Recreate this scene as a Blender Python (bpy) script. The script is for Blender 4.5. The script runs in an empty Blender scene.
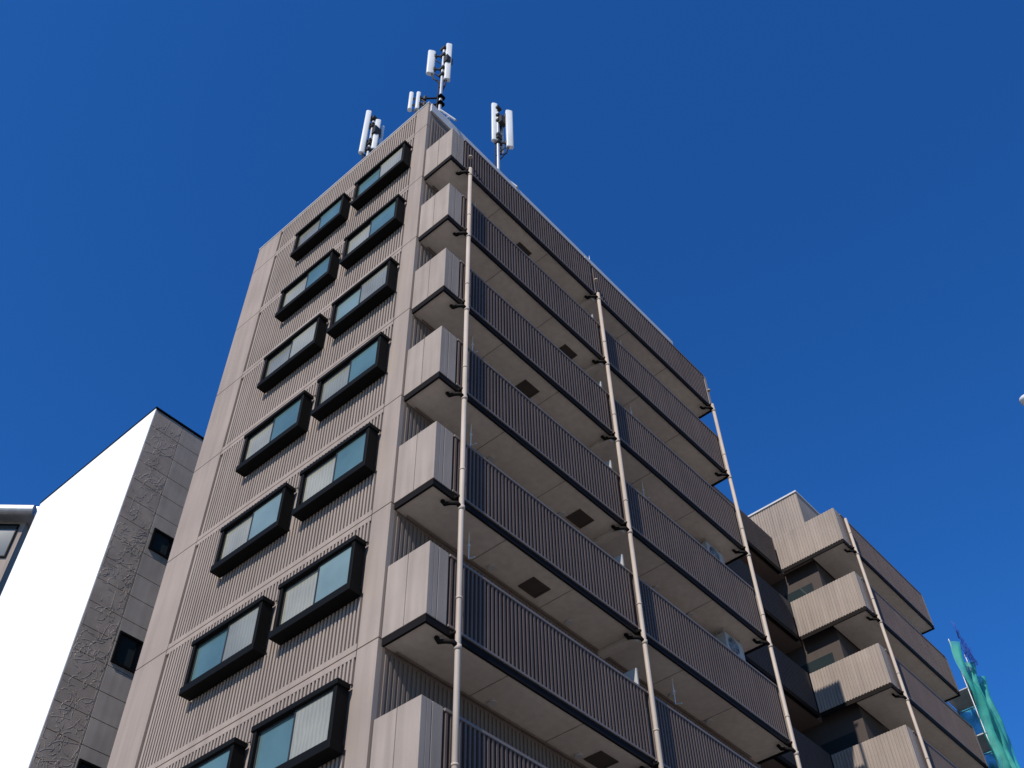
import bpy, math, random
from mathutils import Matrix, Vector
random.seed(7)
scene=bpy.context.scene
H=2.9; ZT=27.66; YB=1.0; XE=12.0; YE=8.63; CAMZ=1.6

# ------------------------------------------------------------ materials
def mat(name,col,rough=.7,var=.12,scale=1.5,streak=0.0,bump=0.0,bscale=60,spec=.5,metal=0.,coat=0.,speck=0.):
    m=bpy.data.materials.new(name); m.use_nodes=True
    nt=m.node_tree; N=nt.nodes; L=nt.links
    b=N['Principled BSDF']; b.inputs['Roughness'].default_value=rough
    b.inputs['Metallic'].default_value=metal
    b.inputs['Specular IOR Level'].default_value=spec
    b.inputs['Coat Weight'].default_value=coat
    tc=N.new('ShaderNodeTexCoord')
    def noise(sc,det=4,map_=None):
        n=N.new('ShaderNodeTexNoise'); n.inputs['Scale'].default_value=sc; n.inputs['Detail'].default_value=det
        if map_:
            mp=N.new('ShaderNodeMapping'); mp.inputs['Scale'].default_value=map_
            L.new(tc.outputs['Object'],mp.inputs['Vector']); L.new(mp.outputs[0],n.inputs['Vector'])
        else: L.new(tc.outputs['Object'],n.inputs['Vector'])
        return n
    def rng(src,a,b_):
        r=N.new('ShaderNodeMapRange'); r.inputs['From Min'].default_value=.3; r.inputs['From Max'].default_value=.7
        r.inputs['To Min'].default_value=a; r.inputs['To Max'].default_value=b_
        L.new(src,r.inputs['Value']); return r.outputs[0]
    def mul(a,b_):
        r=N.new('ShaderNodeMath'); r.operation='MULTIPLY'; L.new(a,r.inputs[0]); L.new(b_,r.inputs[1]); return r.outputs[0]
    f=rng(noise(scale).outputs['Fac'],1-var,1+var)
    if streak: f=mul(f,rng(noise(1.0,5,(6,6,.35)).outputs['Fac'],1-streak,1+streak*.5))
    if speck: f=mul(f,rng(noise(90,2).outputs['Fac'],1-speck,1+speck))
    vm=N.new('ShaderNodeVectorMath'); vm.operation='SCALE'; vm.inputs[0].default_value=col
    L.new(f,vm.inputs['Scale']); L.new(vm.outputs[0],b.inputs['Base Color'])
    if bump:
        bp=N.new('ShaderNodeBump'); bp.inputs['Strength'].default_value=bump; bp.inputs['Distance'].default_value=.01
        L.new(noise(bscale,3).outputs['Fac'],bp.inputs['Height']); L.new(bp.outputs[0],b.inputs['Normal'])
    return m
M={}
M['clad']=mat('cladding_paint',(.288,.231,.192),.8,.08,.5,.12,.25,80,speck=.06,spec=.2)
M['panel']=mat('precast_panel',(.300,.245,.205),.85,.09,.7,.15,.35,70,speck=.12,spec=.2)
M['joint']=mat('joint_sealant',(.08,.066,.055),.9,.1,spec=.15)
M['rail']=mat('rail_paint',(.112,.083,.072),.55,.10,1.2,.14,spec=.18)
M['railcap']=mat('rail_cap_paint',(.17,.138,.12),.45,.08,spec=.3)
M['black']=mat('black_metal',(.010,.008,.007),.6,.1,spec=.06)
M['frame']=mat('window_frame_bronze',(.006,.006,.0055),.6,.1,spec=.06)
M['sash']=mat('sash_aluminium',(.04,.041,.042),.35,.1,metal=.4)
M['ceil']=mat('balcony_soffit_paint',(.56,.50,.435),.85,.08,.8,.10,.1,40,spec=.15)
M['back']=mat('back_wall_siding',(.17,.132,.11),.85,.08,.8,.08,spec=.2)
M['bdark']=mat('shade_darkened_siding',(.07,.055,.048),.85,.08,.8,.08,spec=.15)  # siding brown darkened to hold the link recess's shade; hatches share it
M['pipe']=mat('pvc_downpipe',(.42,.345,.28),.55,.08,1.5,.14,spec=.22)
M['white']=mat('white_painted_steel',(.58,.58,.57),.5,.06,1.,.12)
M['acw']=mat('aged_casing_paint',(.36,.345,.32),.55,.07,2.,.12)
M['galv']=mat('galvanised_steel',(.40,.41,.42),.4,.1,3,.1,metal=.6)
M['coping']=mat('coping_metal',(.46,.45,.44),.5,.06)
M['cable']=mat('black_cable',(.02,.02,.02),.6,.1,spec=.2)
M['wall_w']=mat('white_render',(.80,.785,.76),.9,.04,.4,.07,.2,30,spec=.2)
M['stone']=mat('stone_panel',(.37,.315,.268),.85,.12,1.3,.12,.5,40,speck=.10,spec=.2)
M['relief']=mat('carved_relief',(.35,.285,.235),.9,.14,2,.08,.3,30,spec=.2)
M['dglass']=mat('dark_glass',(.02,.028,.03),.06,.2,.6,coat=.3)
M['room']=mat('dark_interior',(.015,.014,.013),.9,.1)
M['asphalt']=mat('asphalt',(.06,.058,.055),.9,.2,2,0,.6,60)
M['pave']=mat('pavement_concrete',(.36,.33,.30),.9,.12,1,0,.3,50)
M['ground']=mat('ground_concrete',(.27,.24,.205),.95,.15,.2)
M['mark']=mat('road_paint',(.75,.75,.72),.7,.1,4)
def pane(name,col,fold):
    m=mat(name,col,.06,.20,.8,0,0,spec=.7)
    nt=m.node_tree;N=nt.nodes;L=nt.links;b=N['Principled BSDF']
    if fold:
        tc=N.new('ShaderNodeTexCoord');w=N.new('ShaderNodeTexWave');w.bands_direction='Y';w.inputs['Scale'].default_value=3.5
        w.inputs['Distortion'].default_value=3.5;w.inputs['Detail'].default_value=3
        L.new(tc.outputs['Object'],w.inputs['Vector'])
        src=b.inputs['Base Color'].links[0].from_socket
        r=N.new('ShaderNodeMapRange');r.inputs['To Min'].default_value=.88;r.inputs['To Max'].default_value=1.05
        L.new(w.outputs['Fac'],r.inputs['Value'])
        vm=N.new('ShaderNodeVectorMath');vm.operation='SCALE';L.new(src,vm.inputs[0]);L.new(r.outputs[0],vm.inputs['Scale']);L.new(vm.outputs[0],b.inputs['Base Color'])
    return m
M['p_beige']=pane('frosted_glass_curtain',(.27,.262,.205),True)
M['p_beige2']=pane('frosted_glass_blind',(.19,.19,.15),True)
M['p_teal']=pane('frosted_glass_teal',(.075,.135,.135),False)
M['p_teal2']=pane('frosted_glass_pale',(.15,.21,.20),False)

# ------------------------------------------------------------ mesh building
class B:
    def __init__(s): s.v=[]; s.f=[]
    def box(s,x0,x1,y0,y1,z0,z1):
        if x1-x0<1e-4 or y1-y0<1e-4 or z1-z0<1e-4: return
        n=len(s.v)
        s.v+=[(x0,y0,z0),(x1,y0,z0),(x1,y1,z0),(x0,y1,z0),(x0,y0,z1),(x1,y0,z1),(x1,y1,z1),(x0,y1,z1)]
        s.f+=[(n,n+3,n+2,n+1),(n+4,n+5,n+6,n+7),(n,n+1,n+5,n+4),(n+1,n+2,n+6,n+5),(n+2,n+3,n+7,n+6),(n+3,n,n+4,n+7)]
    def tube(s,pts,r,seg=12,cap=True):
        pts=[Vector(p) for p in pts]; n0=len(s.v); k=len(pts)
        for i,p in enumerate(pts):
            d=(pts[min(i+1,k-1)]-pts[max(i-1,0)]).normalized()
            a=Vector((0,0,1)) if abs(d.z)<.9 else Vector((1,0,0))
            e1=d.cross(a).normalized(); e2=d.cross(e1)
            rr=r[i] if isinstance(r,(list,tuple)) else r
            for j in range(seg):
                t=2*math.pi*j/seg; s.v.append(tuple(p+e1*math.cos(t)*rr+e2*math.sin(t)*rr))
        for i in range(k-1):
            for j in range(seg):
                a=n0+i*seg+j; b=n0+i*seg+(j+1)%seg
                s.f.append((a,b,b+seg,a+seg))
        if cap:
            s.f.append(tuple(n0+j for j in range(seg))[::-1]); s.f.append(tuple(n0+(k-1)*seg+j for j in range(seg)))
    def make(s,name,m,parent=None,bevel=0,smooth=False):
        me=bpy.data.meshes.new(name); me.from_pydata(s.v,[],s.f); me.update()
        o=bpy.data.objects.new(name,me); scene.collection.objects.link(o); me.materials.append(m)
        import bmesh
        bm=bmesh.new(); bm.from_mesh(me); bmesh.ops.recalc_face_normals(bm,faces=bm.faces); bm.to_mesh(me); bm.free()
        if smooth:
            for p in me.polygons: p.use_smooth=len(p.vertices)==4
        if bevel:
            md=o.modifiers.new('bevel','BEVEL'); md.width=bevel; md.segments=2; md.limit_method='ANGLE'
        if parent: o.parent=parent
        return o
def empty(name,loc=(0,0,0)):
    o=bpy.data.objects.new(name,None); scene.collection.objects.link(o); o.location=loc; return o

# ------------------------------------------------------------ main building
bld=empty('apartment_building')
core=B(); core.box(.05,XE,YB+.05,YE,0,ZT+2.7); core.make('core_walls',M['joint'],bld)
plain=B(); field=B(); ribs=B()
Y0,Y1,Y2,Y3=YB,1.50,7.55,YE
WC=[(1.57,3.575),(4.06,6.13)]; WT=.80; WB=-.31
nfl=10; RD=-.052
for i in range(nfl):
    zf=ZT-1.45-i*H; top=zf+H
    if i==nfl-1: zf=0
    g=.010
    if i==0: pieces=[(zf,ZT+1.45),(ZT+1.45,ZT+2.80)]
    else: pieces=[(max(zf,0),top)]
    for (a,b) in pieces:
        for (p,q) in ((Y0,Y1),(Y2,Y3)): plain.box(RD-.002,.06,p+(g if p>Y0 else 0),q-(g if q<Y3 else 0),a+g,b-g)
        field.box(0,.06,Y1+g,Y2-g,a+g,b-g)
        plain.box(RD-.002,-.0002,Y1+g,Y2-g,a+g,a+.13)
        plain.box(RD-.002,-.0002,Y1+g,Y2-g,b-.13,b-g)
        y=Y1+.07
        while y<Y2-.06:
            segs=[(a+.13,b-.13)]
            hit=any(w0-.06<y<w1+.06 for w0,w1 in WC)
            if hit and b-a>2 :
                z0=ZT-i*H+WB-.05; z1=ZT-i*H+WT+.05
                segs=[(a+.13,z0),(z1,b-.13)]
            for (c,d) in segs:
                if d-c>.1: ribs.box(RD,-.0002,y-.023,y+.023,c,d)
            y+=.094
plain.make('gable_smooth_panels',M['clad'],bld,.006)
field.make('gable_backing',M['clad'],bld)
ribs.make('gable_ribs',M['clad'],bld)
cp=B(); cp.box(-.07,.2,YB-.02,YE+.02,ZT+2.80,ZT+2.85); cp.box(.2,XE,YB-.02,YB+.2,ZT+2.80,ZT+2.85); cp.box(XE-.2,XE+.02,YB+.2,YE,ZT+2.80,ZT+2.85);cp.box(.2,XE-.2,YE-.2,YE+.02,ZT+2.80,ZT+2.85)
cp.make('roof_coping',M['coping'],bld,.01)
rf=B(); rf.box(.1,XE-.05,YB+.1,YE-.05,ZT+2.2,ZT+2.72); rf.make('roof_slab',M['coping'],bld)
fs=B(); fs.box(.02,XE,YB-.06,YB+.02,ZT+2.35,ZT+2.795); fs.make('roof_fascia',M['coping'],bld,.01)
hr=B()
for k in range(13): hr.tube([(.5+k*.6,YB+.5,ZT+2.7),(.5+k*.6,YB+.5,ZT+3.25)],.018,6)
hr.tube([(.3,YB+.5,ZT+3.25),(7.9,YB+.5,ZT+3.25)],.02,6)
hr.make('roof_handrail',M['galv'],bld)

# windows on gable
fr=B(); sash=B(); pn={k:B() for k in ('p_beige','p_beige2','p_teal','p_teal2')}; dk=B()
tb=('p_teal','p_beige'); bt=('p_beige','p_teal')
RK=[bt,tb,('p_beige2','p_teal2'),('p_teal','p_beige2'),tb,('p_teal2','p_beige'),bt,tb,bt]
LK=[('p_teal','p_beige2'),('p_teal','p_beige'),('p_beige','p_beige2'),tb,('p_teal2','p_beige'),('p_beige2','p_teal'),tb,bt,tb]
for i in range(nfl-1):
    for c,(a,b) in enumerate(WC):
        z0=ZT-i*H+WB; z1=ZT-i*H+WT; X=-.30; W=RD-.003
        t=.085
        fr.box(X,W,a,a+t,z0,z1); fr.box(X,W,b-t,b,z0,z1)
        fr.box(X-.03,W,a-.03,b+.03,z1-.07,z1+.03)
        fr.box(X-.03,W,a-.03,b+.03,z0-.05,z0+.11)
        dk.box(X+.14,W,a+t,b-t,z0+.11,z1-.07)
        mid=(a+b)/2+random.uniform(-.05,.05)
        za,zb=z0+.11,z1-.07
        kinds=(RK,LK)[c][i]
        for k,(p,q,xx) in enumerate(((a+t,mid+.02,X+.03),(mid-.02,b-t,X+.065))):
            s=.035
            sash.box(xx,xx+.03,p,q,za,za+s); sash.box(xx,xx+.03,p,q,zb-s,zb)
            sash.box(xx,xx+.03,p,p+s,za+s,zb-s); sash.box(xx,xx+.03,q-s,q,za+s,zb-s)
            pn[kinds[k]].box(xx+.010,xx+.018,p+s,q-s,za+s,zb-s)
fr.make('bay_window_frames',M['frame'],bld,.008); sash.make('window_sashes',M['sash'],bld); dk.make('window_reveals',M['room'],bld)
for k in pn: pn[k].make('window_panes_'+k[2:],M[k],bld)

# ---------------------------------------------------- balcony facade generator
def balconies(root,X0,X1,ztop,nrows,pipes,endd,yb,hatches=True,side_ribs=False,solid=.45,ceil='ceil'):
    pan=B();railr=B();railb=B();cap=B();blk=B();slab=B();jn=B();ht=B()
    for i in range(nrows):
        z=ztop-i*H; g=.006
        zb=z-1.46
        if side_ribs:
            pan.box(X0+.03,X0+.12,0,endd,zb,z)
            y=.03
            while y<endd-.05:
                pan.box(X0,X0+.0295,y,y+.065,zb+.01,z-.01); y+=.105
        else:
            m=endd*.5
            pan.box(X0,X0+.12,0,m-g,zb,z); pan.box(X0,X0+.12,m+g,endd-.012,zb,z)
            jn.box(X0+.02,X0+.10,m-g,m+g,zb,z-.01)
        pan.box(X0+.121,X0+solid*.5-g,0,.12,zb,z); pan.box(X0+solid*.5+g,X0+solid,0,.12,zb,z); jn.box(X0+solid*.5-g,X0+solid*.5+g,.02,.1,zb,z-.01)
        pan.box(X1-.14,X1,0,.12,zb,z); pan.box(X1-.12,X1,.121,endd if endd<2 else yb,zb,z)
        cuts=[X0+solid+.015]+[p for p in pipes[1:-1]]+[X1-.155]
        for a,b in zip(cuts[:-1],cuts[1:]):
            a+=.02;b-=.02
            railb.box(a,b,.050,.06,zb+.05,z-.055)
            cap.box(a-.01,b+.01,-.020,.085,z-.055,z-.004); cap.box(a,b,-.012,.07,zb+.005,zb+.05)
            x=a+.02
            while x<b-.05:
                railr.box(x,x+.042,-.010,.0498,zb+.05,z-.055); x+=.1
        slab.box(X0+.06,X1-.06,.06,yb,zb-.10,zb+.1)
        blk.box(X0+.012,X1-.012,.012,.058,zb-.14,zb-.001); blk.box(X0+.012,X0+.058,.058,endd-.02,zb-.14,zb-.001); blk.box(X1-.058,X1-.012,.058,endd-.02,zb-.14,zb-.001)
        for p in pipes[1:-1]: slab.box(p-.09,p+.09,.09,yb,zb-.22,zb-.10)
        if hatches:
            hx=X0+(3.4 if i%2==0 else 5.1)
            for hh in (hx,):
                if hh+.4<X1-.2:
                    e,f_,y0,y1=.25,.21,.40,.80
                    ht.box(hh-e,hh-f_,y0,y1,zb-.125,zb-.101);ht.box(hh+f_,hh+e,y0,y1,zb-.125,zb-.101)
                    ht.box(hh-f_,hh+f_,y0,y0+.04,zb-.125,zb-.101);ht.box(hh-f_,hh+f_,y1-.04,y1,zb-.125,zb-.101)
                    ht.box(hh-f_,hh+f_,y0+.04,y1-.04,zb-.112,zb-.101)
    pan.make('end_panels',M['panel'],root,.008); railr.make('rail_ribs',M['rail'],root); railb.make('rail_backing',M['rail'],root)
    cap.make('rail_caps',M['railcap'],root,.004); blk.make('slab_edge_trim',M['black'],root); slab.make('balcony_slabs',M[ceil],root,.01)
    jn.make('panel_joints',M['joint'],root)
    if hatches: ht.make('escape_hatches',M['bdark'],root)
balconies(bld,0,XE-.1,ZT,9,[.62,5.95,11.68],YB,YB+.04)

# back wall of balconies with ribbed siding, sliding doors
bw=B(); rb=B(); df=B(); dg=B(); cu=B(); part=B()
bw.box(.06,XE,YB,YB+.049,0,ZT+2.35)
for i in range(9):
    zfl=ZT-i*H-1.36; zc=zfl+2.6 if i>0 else zfl+3.4
    doors=[(1.9,3.6),(4.0,5.4),(6.6,8.3),(8.8,10.4)]
    x=.12
    while x<XE-.1:
        if not any(a-.08<x<b+.03 for a,b in doors): rb.box(x,x+.05,YB-.02,YB-.0005,zfl,zc)
        else: rb.box(x,x+.05,YB-.02,YB-.0005,zfl+2.06,zc)
        x+=.1
    for a,b in doors:
        t=.05; m=(a+b)/2
        df.box(a,a+t,YB-.05,YB-.021,zfl,zfl+2.05); df.box(b-t,b,YB-.05,YB-.021,zfl,zfl+2.05); df.box(a+t,b-t,YB-.05,YB-.021,zfl+2.0,zfl+2.05)
        df.box(m-.03,m+.03,YB-.05,YB-.021,zfl,zfl+2.0)
        (dg if random.random()<.6 else cu).box(a+t,m-.03,YB-.03,YB-.022,zfl,zfl+2.0)
        (dg if random.random()<.6 else cu).box(m+.03,b-t,YB-.03,YB-.022,zfl,zfl+2.0)
    part.box(5.93,5.97,.16,YB-.06,zfl+.05,zfl+1.95)
bw.make('balcony_back_wall',M['back'],bld); rb.make('back_wall_ribs',M['back'],bld); df.make('door_frames',M['galv'],bld)
dg.make('door_glass',M['dglass'],bld); cu.make('curtained_doors',M['p_beige'],bld); part.make('balcony_partitions',M['acw'],bld)

# downpipes
def pipes(root,xs,ztop,nrows,tops):
    pb=B(); col=B(); el=B()
    for px,zt_ in zip(xs,tops):
        pb.tube([(px,-.10,0),(px,-.10,zt_)],.049,16)
        for i in range(nrows):
            zb=ztop-i*H-1.46
            if zb-.1>zt_: continue
            col.tube([(px,-.10,zb-.42),(px,-.10,zb-.33)],.061,16)
            col.tube([(px,-.10,zb+.55),(px,-.10,zb+.59)],.056,16)
            pts=[(px-.02,-.10,zb-.36),(px-.09,-.08,zb-.30),(px-.14,.03,zb-.26),(px-.16,.16,zb-.22),(px-.16,.22,zb-.11)]
            el.tube(pts,.042,10)
            el.box(px-.065,px+.065,-.10,.011,zb-.115,zb-.085)
            el.box(px-.08,px+.08,.0,.0105,zb-.13,zb-.03)
    pb.make('downpipes',M['pipe'],root,0,True); col.make('pipe_collars',M['pipe'],root,0,True); el.make('drain_elbows',M['black'],root,0,True)
pipes(bld,[.62,5.95,11.68],ZT,9,[ZT-1.5,ZT-1.55,ZT-1.55])

cl=B(); ve=B()
for i in range(8):
    zc=ZT-i*H-1.56
    for x in (1.4,7.7):
        if (i*3+int(x))%4==0: continue
        cl.tube([(x,.45,zc),(x,.45,zc-.62)],.012,8); cl.tube([(x,.45,zc-.62),(x,.30,zc-.66)],.012,8)
        cl.tube([(x,.45,zc-.30),(x,.45,zc-.34)],.03,8)
    for x in (2.4,4.7,8.2,9.6):
        ve.tube([(x,.8,zc-.001),(x,.8,zc-.03)],.08,14)
cl.make('laundry_pole_hangers',M['white'],bld); ve.make('soffit_vents',M['coping'],bld)
cd_=B()
for i in range(9):
    zc=ZT-i*H-1.56
    for x in (2.0,3.95,7.6,9.5): cd_.box(x,x+.012,.07,YB-.03,zc-.004,zc-.0005)
    cd_.tube([(.3,YB-.06,zc-.03),(5.8,YB-.06,zc-.03)],.018,6); cd_.tube([(6.1,YB-.06,zc-.03),(11.5,YB-.06,zc-.03)],.018,6)
cd_.make('soffit_joints_and_conduit',M['back'],bld)

# ceiling-hung AC condensers
def condenser(x,y,z):
    r=empty('air_conditioner_unit',(x,y,z))
    a=B(); a.box(-.4,.4,-.15,.15,0,.56); a.make('casing',M['acw'],r,.02)
    g=B(); 
    for k in range(6):
        rr=.05+.035*k; g.tube([(-.08+rr*math.cos(t*math.pi/12),-.165,.28+rr*math.sin(t*math.pi/12)) for t in range(25)],.005,6,False)
    for k in range(8):
        t=k*math.pi/4; g.tube([(-.08,-.165,.28),(-.08+.23*math.cos(t),-.165,.28+.23*math.sin(t))],.005,6)
    g.make('fan_grille',M['galv'],r)
    d=B(); d.tube([(-.08,-.152,.28),(-.08,-.156,.28)],.225,24); d.make('fan_recess',M['cable'],r)
    h=B()
    for sx in (-.36,.36):
        for sy in (-.1,.1): h.tube([(sx,sy,.56),(sx,sy,.70)],.012,6)
        h.box(sx-.02,sx+.02,-.17,.17,-.03,-.001)
    h.make('hanger_brackets',M['galv'],r)
    h=B(); h.tube([(.4,0,.1),(.47,.05,.15),(.47,.2,.5),(.46,.3,.6)],.02,8); h.make('refrigerant_line',M['pipe'],r,0,True)
for i in (2,3,5): condenser(10.95,.62,ZT-i*H-1.56-.70)

# ------------------------------------------------------------ antennas
def antenna(loc,mast,panels,name='cell_antenna_mast'):
    r=empty(name,loc)
    m=B(); m.tube([(0,0,0),(0,0,mast)],.06,12)
    m.box(-.25,.25,-.25,.25,-.02,.10)
    for k in range(3):
        t=k*2.1+.4; m.tube([(.85*math.cos(t),.85*math.sin(t),0),(0,0,2.0)],.035,8)
        m.tube([(.55*math.cos(t),.55*math.sin(t),.7),(.55*math.cos(t+2.1),.55*math.sin(t+2.1),.7)],.02,6)
    w=B(); bk=B()
    for (dx,dy,z0,z1,wd) in panels:
        n=len(w.v)
        seg=16; d=.075
        prof=[]
        for j in range(seg):
            t=2*math.pi*j/seg; c,s=math.cos(t),math.sin(t)
            prof.append((math.copysign(abs(c)**.6,c)*wd,math.copysign(abs(s)**.6,s)*d))
        ang=math.atan2(-.762,.647)+.25
        for zz,sc in ((z0,.8),(z0+.04,1),(z1-.04,1),(z1,.8)):
            for (u,v) in prof:
                u*=sc;v*=sc
                w.v.append((dx+u*math.cos(ang)-v*math.sin(ang),dy+u*math.sin(ang)+v*math.cos(ang),zz))
        for a in range(3):
            for j in range(seg): w.f.append((n+a*seg+j,n+a*seg+(j+1)%seg,n+(a+1)*seg+(j+1)%seg,n+(a+1)*seg+j))
        w.f.append(tuple(n+j for j in range(seg))[::-1]); w.f.append(tuple(n+3*seg+j for j in range(seg)))
        for zz in (z0+.35,z1-.4):
            bk.tube([(0,0,zz),(dx*.95,dy*.95,zz)],.035,8); bk.box(-.10,.10,-.10,.10,zz-.07,zz+.07)
            bk.tube([(dx*.7,dy*.7,zz-.1),(dx*.7,dy*.7,zz+.1)],.06,8)
            bk.tube([(dx*.9,dy*.9,zz),(dx*.6,dy*.6,zz-.35),(.06,.06,zz-.55)],.02,6)
        bk.tube([(dx*.8,dy*.8,z0+.02),(dx*.75,dy*.75,z0-.25),(.09,.07,z0-.7),(.09,.05,.3)],.024,6)
        bk.tube([(dx*.9,dy*.9,z0+.02),(dx*.7,dy*.7,z0-.4),(-.09,.05,z0-.6),(-.09,.05,.3)],.020,6)
    top=max(p[3] for p in panels)
    bk.box(-.14,.14,.08,.24,1.2,1.7); bk.box(-.05,.22,-.22,-.06,top-1.6,top-1.15)
    m.make('mast',M['galv'],r,0,False); w.make('antenna_panels',M['white'],r,0,True); bk.make('brackets_and_cables',M['cable'],r)
ux,uy=.647,-.762
def P_(a,z0,z1,w,b=0): return (a*ux+b*.76,a*uy+b*.65,z0,z1,w)
antenna((.95,1.62,ZT+2.73),6.5,[P_(.16,4.1,6.95,.11),P_(-.42,4.6,6.4,.135),P_(-.95,2.0,3.2,.07),P_(-.72,2.0,3.2,.07)])
antenna((.75,4.75,ZT+2.73),5.0,[P_(.16,3.0,5.1,.10),P_(-.20,2.6,5.6,.10,-.1),P_(.30,3.2,5.0,.06,.2)])
antenna((3.85,1.75,ZT+2.73),6.3,[P_(-.12,4.2,7.0,.11),P_(.40,3.7,6.4,.13),P_(.12,4.0,6.0,.08,.3)])
lr=B(); lr.tube([(8.4,1.6,ZT+2.7),(8.4,1.6,ZT+4.4)],.02,8); lr.tube([(8.4,1.6,ZT+4.4),(8.4,1.6,ZT+4.8)],[.02,.004],8)
lr.make('lightning_rod',M['galv'],bld)

# ------------------------------------------------------------ wing building with recessed link
wing=empty('apartment_building'); ZW=ZT-.30; XW=19.8; XWE=26.65
balconies(wing,XW,XWE,ZW,9,[XW+.62,XWE-.3],2.5,1.3,hatches=False,side_ribs=True)
pipes(wing,[XW+.62],ZW,9,[ZW-.2])
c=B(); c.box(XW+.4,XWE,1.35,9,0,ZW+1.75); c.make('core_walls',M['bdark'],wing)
c=B(); c.box(XW+.30,XW+.399,1.28,3.6,ZW-1.4,ZW+1.75)
y=1.3
while y<3.55:
    c.box(XW+.27,XW+.2995,y,y+.065,ZW-1.3,ZW+1.7); y+=.105
c.box(XW+.40,XWE,1.28,1.349,ZW-1.3,ZW+1.75)
c.make('upper_wall',M['panel'],wing)
c=B(); c.box(XW+.24,XWE+.05,1.24,9.05,ZW+1.75,ZW+1.83); c.make('roof_coping',M['coping'],wing,.01)
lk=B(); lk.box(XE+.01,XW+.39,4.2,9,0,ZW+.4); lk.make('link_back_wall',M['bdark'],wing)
p=B(); r_=B(); s_=B(); b_=B(); gl=B(); gf=B()
for i in range(9):
    z=ZW-i*H; zb=z-1.46
    p.box(XE+.02,XW-.01,2.55,2.65,zb,z)
    x=XE+.05
    while x<XW-.1: r_.box(x,x+.07,2.52,2.5495,zb+.01,z-.01); x+=.1
    s_.box(XE+.02,XW+.39,2.66,4.2,zb-.10,zb+.1); b_.box(XE+.02,XW-.02,2.53,2.659,zb-.14,zb-.002)
    for a in (12.8,15.2,17.6):
        gl.box(a+.05,a+1.45,4.17,4.199,zb+.2,zb+2.15); gf.box(a,a+.05,4.15,4.199,zb+.1,zb+2.2); gf.box(a+1.45,a+1.5,4.15,4.199,zb+.1,zb+2.2); gf.box(a+.05,a+1.45,4.15,4.199,zb+2.15,zb+2.2); gf.box(a+.72,a+.78,4.15,4.169,zb+.2,zb+2.15)
    if i>0:
        for a in (XW+1.2,XW+4.2):
            gl.box(a+.05,a+1.75,1.31,1.349,zb+.1,zb+2.1); gf.box(a,a+.05,1.3,1.349,zb+.1,zb+2.15); gf.box(a+1.75,a+1.8,1.3,1.349,zb+.1,zb+2.15); gf.box(a+.05,a+1.75,1.3,1.349,zb+2.1,zb+2.15)
        gl.box(XW+.38,XW+.3995,1.7,2.9,zb+.9,zb+2.1)
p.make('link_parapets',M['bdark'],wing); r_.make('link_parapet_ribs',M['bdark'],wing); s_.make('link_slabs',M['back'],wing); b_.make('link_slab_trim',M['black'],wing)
gl.make('glass',M['dglass'],wing); gf.make('glass_frames',M['sash'],wing)

# ------------------------------------------------------------ stone-clad building at rear left
sb=empty('stone_clad_building'); SX,SY,SZ=.84,14.3,27.8
c=B(); c.box(SX+.03,12,SY+.05,21.1,0,SZ-.05); c.make('core_walls',M['joint'],sb)
c=B(); c.box(SX,SX+.0295,SY,21.1,0,SZ); c.make('white_side_wall',M['wall_w'],sb)
c=B(); c.box(SX-.02,12,SY-.03,SY+.12,SZ+.001,SZ+.07); c.box(SX-.02,SX+.12,SY+.12,21.12,SZ+.001,SZ+.07); c.make('roof_coping',M['frame'],sb,.008)
wins=[(2.05,3.3,22.55,23.35),(2.0,3.25,18.55,19.55),(2.0,3.25,14.7,15.7),(2.0,3.25,10.8,11.8),(2.0,3.25,6.9,7.9)]
c=B(); c2=B(); rel=B(); z=SZ-.02
cols=[(SX+.031,1.95),(1.95,3.35),(3.35,4.75),(4.75,6.15),(6.15,7.55),(7.55,9),(9,10.5),(10.5,12)]
while z>.3:
    z0=z-.78
    for (a,b) in cols:
        g=.009; segs=[(a+g,b-g,z0+g,z-g)]
        if a==1.95:
            for (p_,q_,r0,r1) in wins:
                out=[]
                for (u0,u1,v0,v1) in segs:
                    if v1<=r0 or v0>=r1: out.append((u0,u1,v0,v1)); continue
                    if v0<r0: out.append((u0,u1,v0,r0))
                    if v1>r1: out.append((u0,u1,r1,v1))
                    out.append((u0,p_,max(v0,r0),min(v1,r1))); out.append((q_,u1,max(v0,r0),min(v1,r1)))
                segs=out
        for (u0,u1,v0,v1) in segs: (c2 if a<1 else c).box(u0,u1,SY,SY+.045,v0,v1)
    z=z0
c.make('stone_facade_panels',M['stone'],sb,.004); c2.make('relief_ground_panels',M['relief'],sb,.004)
for _ in range(620):
    x=random.uniform(SX+.12,1.85); zc=random.uniform(3,SZ-.4); pts=[]
    ang=random.choice([0,.2,-.2,.5,1.5,math.pi]); L_=random.uniform(.25,.75); n=9; k=random.uniform(-2.5,2.5)
    px,pz=x,zc
    for j in range(n):
        pts.append((min(max(px,SX+.07),1.9),SY+.006,pz)); px+=math.cos(ang)*L_/n; pz+=math.sin(ang)*L_/n*1.2; ang+=k/n*1.6
    rel.tube(pts,[.007]+[.0105]*(n-2)+[.007],6)
rel.make('carved_relief',M['relief'],sb,0,True)
g1=B(); f1=B()
for (a,b,z0,z1) in wins:
    g1.box(a+.06,b-.06,SY+.02,SY+.04,z0+.06,z1-.06)
    f1.box(a,b,SY-.05,SY+.044,z0,z0+.06); f1.box(a,b,SY-.05,SY+.044,z1-.06,z1); f1.box(a,a+.06,SY-.05,SY+.044,z0+.06,z1-.06); f1.box(b-.06,b,SY-.05,SY+.044,z0+.06,z1-.06); f1.box((a+b)/2-.03,(a+b)/2+.03,SY-.01,SY+.044,z0+.06,z1-.06)
g1.make('window_glass',M['dglass'],sb); f1.make('window_frames',M['frame'],sb)
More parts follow.
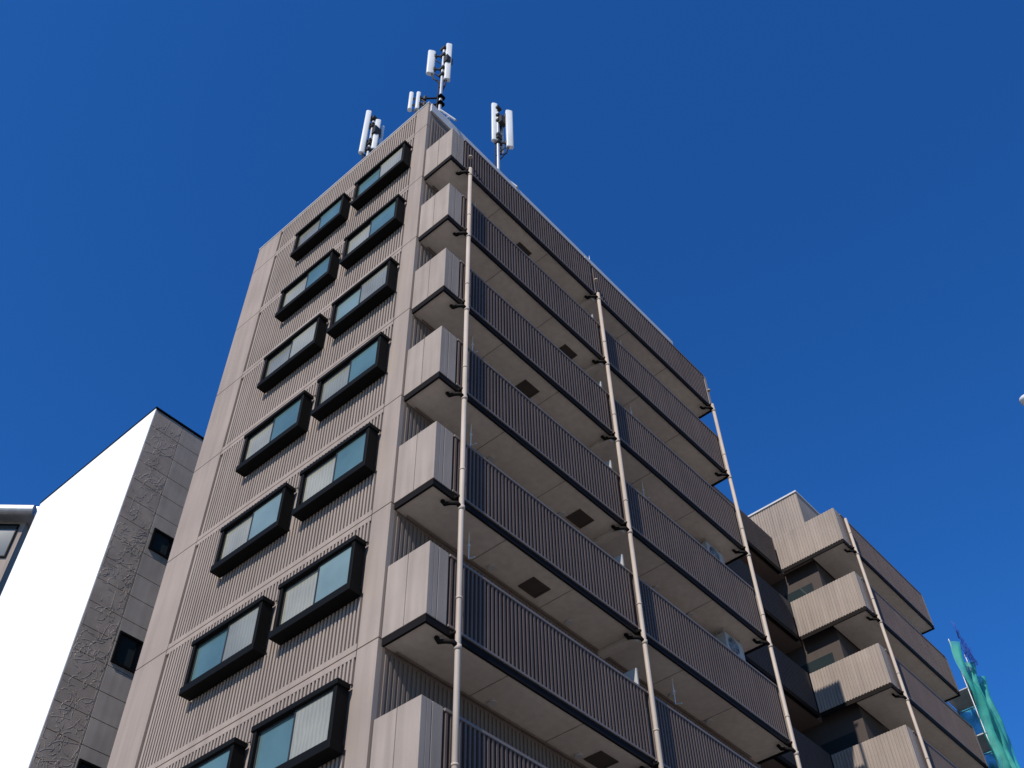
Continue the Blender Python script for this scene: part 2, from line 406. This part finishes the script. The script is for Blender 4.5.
# thin steel bracket on the white wall, near the picture's left edge
tg=B()
for dy,dz in ((0,0),(.30,.10)):
    y0=16.15+dy; z0=15.1+dz
    tg.tube([(SX-.05,y0,z0),(SX-.05,y0+.9,z0)],.022,6); tg.tube([(SX-.05,y0,z0),(SX-.05,y0,z0+.36)],.022,6)
    tg.tube([(SX-.05,y0,z0+.36),(SX-.05,y0+.9,z0)],.018,6); tg.tube([(SX-.05,y0+.5,z0),(SX+.01,y0+.5,z0)],.018,6)
tg.make('wall_bracket',M['joint'],sb)

# ------------------------------------------------------------ building with metal ledge beyond (far left)
gb=empty('office_building',(1.75,24.2,0)); gb.rotation_euler=(0,0,math.atan2(.762,-.647)+.06)
ZG=30.5
b=B(); b.box(.5,10,-8,-.7,0,ZG-.5); b.make('walls',M['panel'],gb)
b=B(); b.box(.15,10.2,-8.2,-.28,ZG-.5,ZG-.02); b.tube([(.15,-.28,ZG-.26),(10.2,-.28,ZG-.26)],.238,18); b.tube([(.15,-.28,ZG-.26),(.15,-8.2,ZG-.26)],.238,18); b.make('metal_ledge',M['galv'],gb,0,False)
b=B(); f=B()
for k in range(11):
    z0=ZG-2.3-k*2.7
    for j in range(5):
        a=.7+j*1.8; b.box(a+.05,a+1.6,-.70,-.66,z0+.05,z0+1.6)
        f.box(a,a+.05,-.72,-.62,z0,z0+1.65); f.box(a+1.6,a+1.65,-.72,-.62,z0,z0+1.65); f.box(a+.05,a+1.6,-.72,-.62,z0,z0+.05); f.box(a+.05,a+1.6,-.72,-.62,z0+1.6,z0+1.65)
b.make('window_glass',M['dglass'],gb); f.make('window_frames',M['frame'],gb)

# ------------------------------------------------------------ scaffold with netting
sc=empty('scaffold'); c=B(); SH=-.62
for x in (27.35+SH,28.7+SH):
    for y in (-.3,.7):
        c.tube([(x,y,0),(x,y,25.2)],.024,8)
for k in range(13):
    z=1.8*k+1.5
    for y in (-.3,.7): c.tube([(27.3+SH,y,z),(28.75+SH,y,z)],.02,8)
    for x in (27.35+SH,28.7+SH): c.tube([(x,-.35,z),(x,.75,z)],.02,8)
    c.tube([(27.35+SH,-.3,z),(28.7+SH,-.3,z+1.8)],.015,6)
c.make('tubes',M['galv'],sc)
c=B()
for k in range(13): c.box(27.4+SH,28.65+SH,-.25,.65,1.8*k+1.53,1.8*k+1.57)
c.make('decks',M['galv'],sc)
def netmat(name,col,al):
    m=bpy.data.materials.new(name); m.use_nodes=True; nt=m.node_tree;N=nt.nodes;L=nt.links;b=N['Principled BSDF']
    b.inputs['Base Color'].default_value=(*col,1); b.inputs['Roughness'].default_value=.7
    tc=N.new('ShaderNodeTexCoord'); n=N.new('ShaderNodeTexNoise'); n.inputs['Scale'].default_value=1.6;n.inputs['Detail'].default_value=5
    L.new(tc.outputs['Object'],n.inputs['Vector'])
    r=N.new('ShaderNodeMapRange'); r.inputs['From Min'].default_value=.35;r.inputs['From Max'].default_value=.65;r.inputs['To Min'].default_value=al-.2;r.inputs['To Max'].default_value=min(1,al+.25)
    L.new(n.outputs['Fac'],r.inputs['Value']); L.new(r.outputs[0],b.inputs['Alpha']); return m
def net(name,x0,x1,y,z0,z1,m,nx=24,nz=80,amp=.10,side=None):
    b=B()
    for j in range(nz+1):
        for i in range(nx+1):
            u=i/nx;v=j/nz
            topz=z1-.5*u*(1-u)*2-.8*u
            z=z0+(topz-z0)*v
            d=amp*(math.sin(u*17+v*9)+.6*math.sin(u*31-v*23)+.8*math.sin(v*60)*.6)
            xr=(x1-x0)*(1-.16*(1+math.sin(v*55))*.5)
            b.v.append((x0+xr*u+d*.3,y+d,z) if side is None else (side+d,x0+(x1-x0)*u,z))
    for j in range(nz):
        for i in range(nx):
            a=j*(nx+1)+i; b.f.append((a,a+1,a+nx+2,a+nx+1))
    b.make(name,m,sc,0,True)
gn=netmat('green_safety_net',(.02,.27,.22),.72)
net('green_net',27.15+SH,29.2+SH,-.45,0,25.0,gn,amp=.14)
net('green_net_side',-.4,.8,0,0,24.0,gn,nx=10,side=28.8+SH)
net('blue_sheet',26.72,27.75,-.66,24.3,25.9,netmat('blue_sheet',(.03,.10,.38),1.0),nx=10,nz=10,amp=.05)

# ------------------------------------------------------------ street lamp (its head just enters the frame)
sl=empty('street_lamp',(-.26,-10.33,0))
c=B(); c.tube([(0,0,0),(0,0,.5),(0,0,.52),(0,0,8.0)],[.10,.10,.07,.05],14); c.tube([(0,0,8.0),(-.15,.18,8.45),(-.45,.52,8.66),(-.72,.84,8.68)],.03,10); c.make('pole_and_arm',M['galv'],sl,0,True)
bpy.ops.mesh.primitive_uv_sphere_add(segments=24,ring_count=14); o=bpy.context.object; o.name='lamp_head'; o.parent=sl; o.scale=(.30,.12,.075); o.location=(-.93,1.10,8.64); o.rotation_euler=(0,0,math.atan2(.762,-.647))
o.data.materials.append(M['white']); bpy.ops.object.shade_smooth()

# ------------------------------------------------------------ ground
def sheet(name,x0,x1,y0,y1,z,m):
    b=B(); b.v=[(x0,y0,z),(x1,y0,z),(x1,y1,z),(x0,y1,z)]; b.f=[(0,1,2,3)]; b.make(name,m)
sheet('ground',-1500,1500,-1500,1500,-.12,M['ground'])
sheet('road',-300,300,-9.0,-2.6,-.116,M['asphalt'])
b=B(); b.box(-300,300,-2.45,-.3,-.11,0); b.box(-300,300,-12,-9.15,-.11,0); b.make('pavement',M['pave'],None,.01)
b=B(); b.box(-300,300,-2.6,-2.451,-.11,.02); b.box(-300,300,-9.149,-9.0,-.11,.02); b.make('kerb',M['coping'],None,.015)
b=B()
for k in range(-20,30): b.box(k*6,k*6+3,-5.87,-5.73,-.115,-.112)
b.make('road_marking',M['mark'])

# ------------------------------------------------------------ light
EL=math.radians(40); sx,sy=-1,-.20; n=math.hypot(sx,sy); d=Vector((sx/n*math.cos(EL),sy/n*math.cos(EL),math.sin(EL)))
sd=bpy.data.lights.new('sun','SUN'); sd.energy=5.0; sd.angle=math.radians(.5); sd.color=(1,.945,.86)
so=bpy.data.objects.new('sun',sd); scene.collection.objects.link(so); so.rotation_euler=d.to_track_quat('Z','Y').to_euler(); so.location=(-30,-10,50)
w=bpy.data.worlds.new('World'); scene.world=w; w.use_nodes=True; nt=w.node_tree
sk=nt.nodes.new('ShaderNodeTexSky'); sk.sky_type='NISHITA'; sk.sun_disc=False; sk.sun_elevation=EL; sk.sun_rotation=math.atan2(sx,sy)%(2*math.pi)
sk.air_density=1.0; sk.dust_density=.3; sk.ozone_density=4.0; sk.altitude=200
hs=nt.nodes.new('ShaderNodeHueSaturation'); hs.inputs['Saturation'].default_value=1.2
mx=nt.nodes.new('ShaderNodeVectorMath'); mx.operation='MULTIPLY'; mx.inputs[1].default_value=(.36,.75,1.12)
nt.links.new(sk.outputs[0],hs.inputs['Color']); nt.links.new(hs.outputs[0],mx.inputs[0]); nt.links.new(mx.outputs[0],nt.nodes['Background'].inputs['Color'])
nt.nodes['Background'].inputs['Strength'].default_value=.145

# ------------------------------------------------------------ camera
F,P,R,Y=1058.5,.861,.026,.704
cd=bpy.data.cameras.new('camera'); cam=bpy.data.objects.new('camera',cd); scene.collection.objects.link(cam); scene.camera=cam
cd.sensor_width=36; cd.lens=F/1024*36; cd.clip_end=4000; cd.clip_start=.05
cy,sy_=math.cos(Y),math.sin(Y); cp_,sp=math.cos(P),math.sin(P)
fw=Vector((cp_*cy,cp_*sy_,sp)); rt=Vector((sy_,-cy,0)); up=Vector((-sp*cy,-sp*sy_,cp_))
r2=rt*math.cos(R)-up*math.sin(R); u2=rt*math.sin(R)+up*math.cos(R)
m=Matrix((( r2.x,u2.x,-fw.x,-9.199),(r2.y,u2.y,-fw.y,-9.669),(r2.z,u2.z,-fw.z,CAMZ),(0,0,0,1)))
cam.matrix_world=m
scene.view_settings.view_transform='Standard'; scene.view_settings.look='None'; scene.view_settings.exposure=0
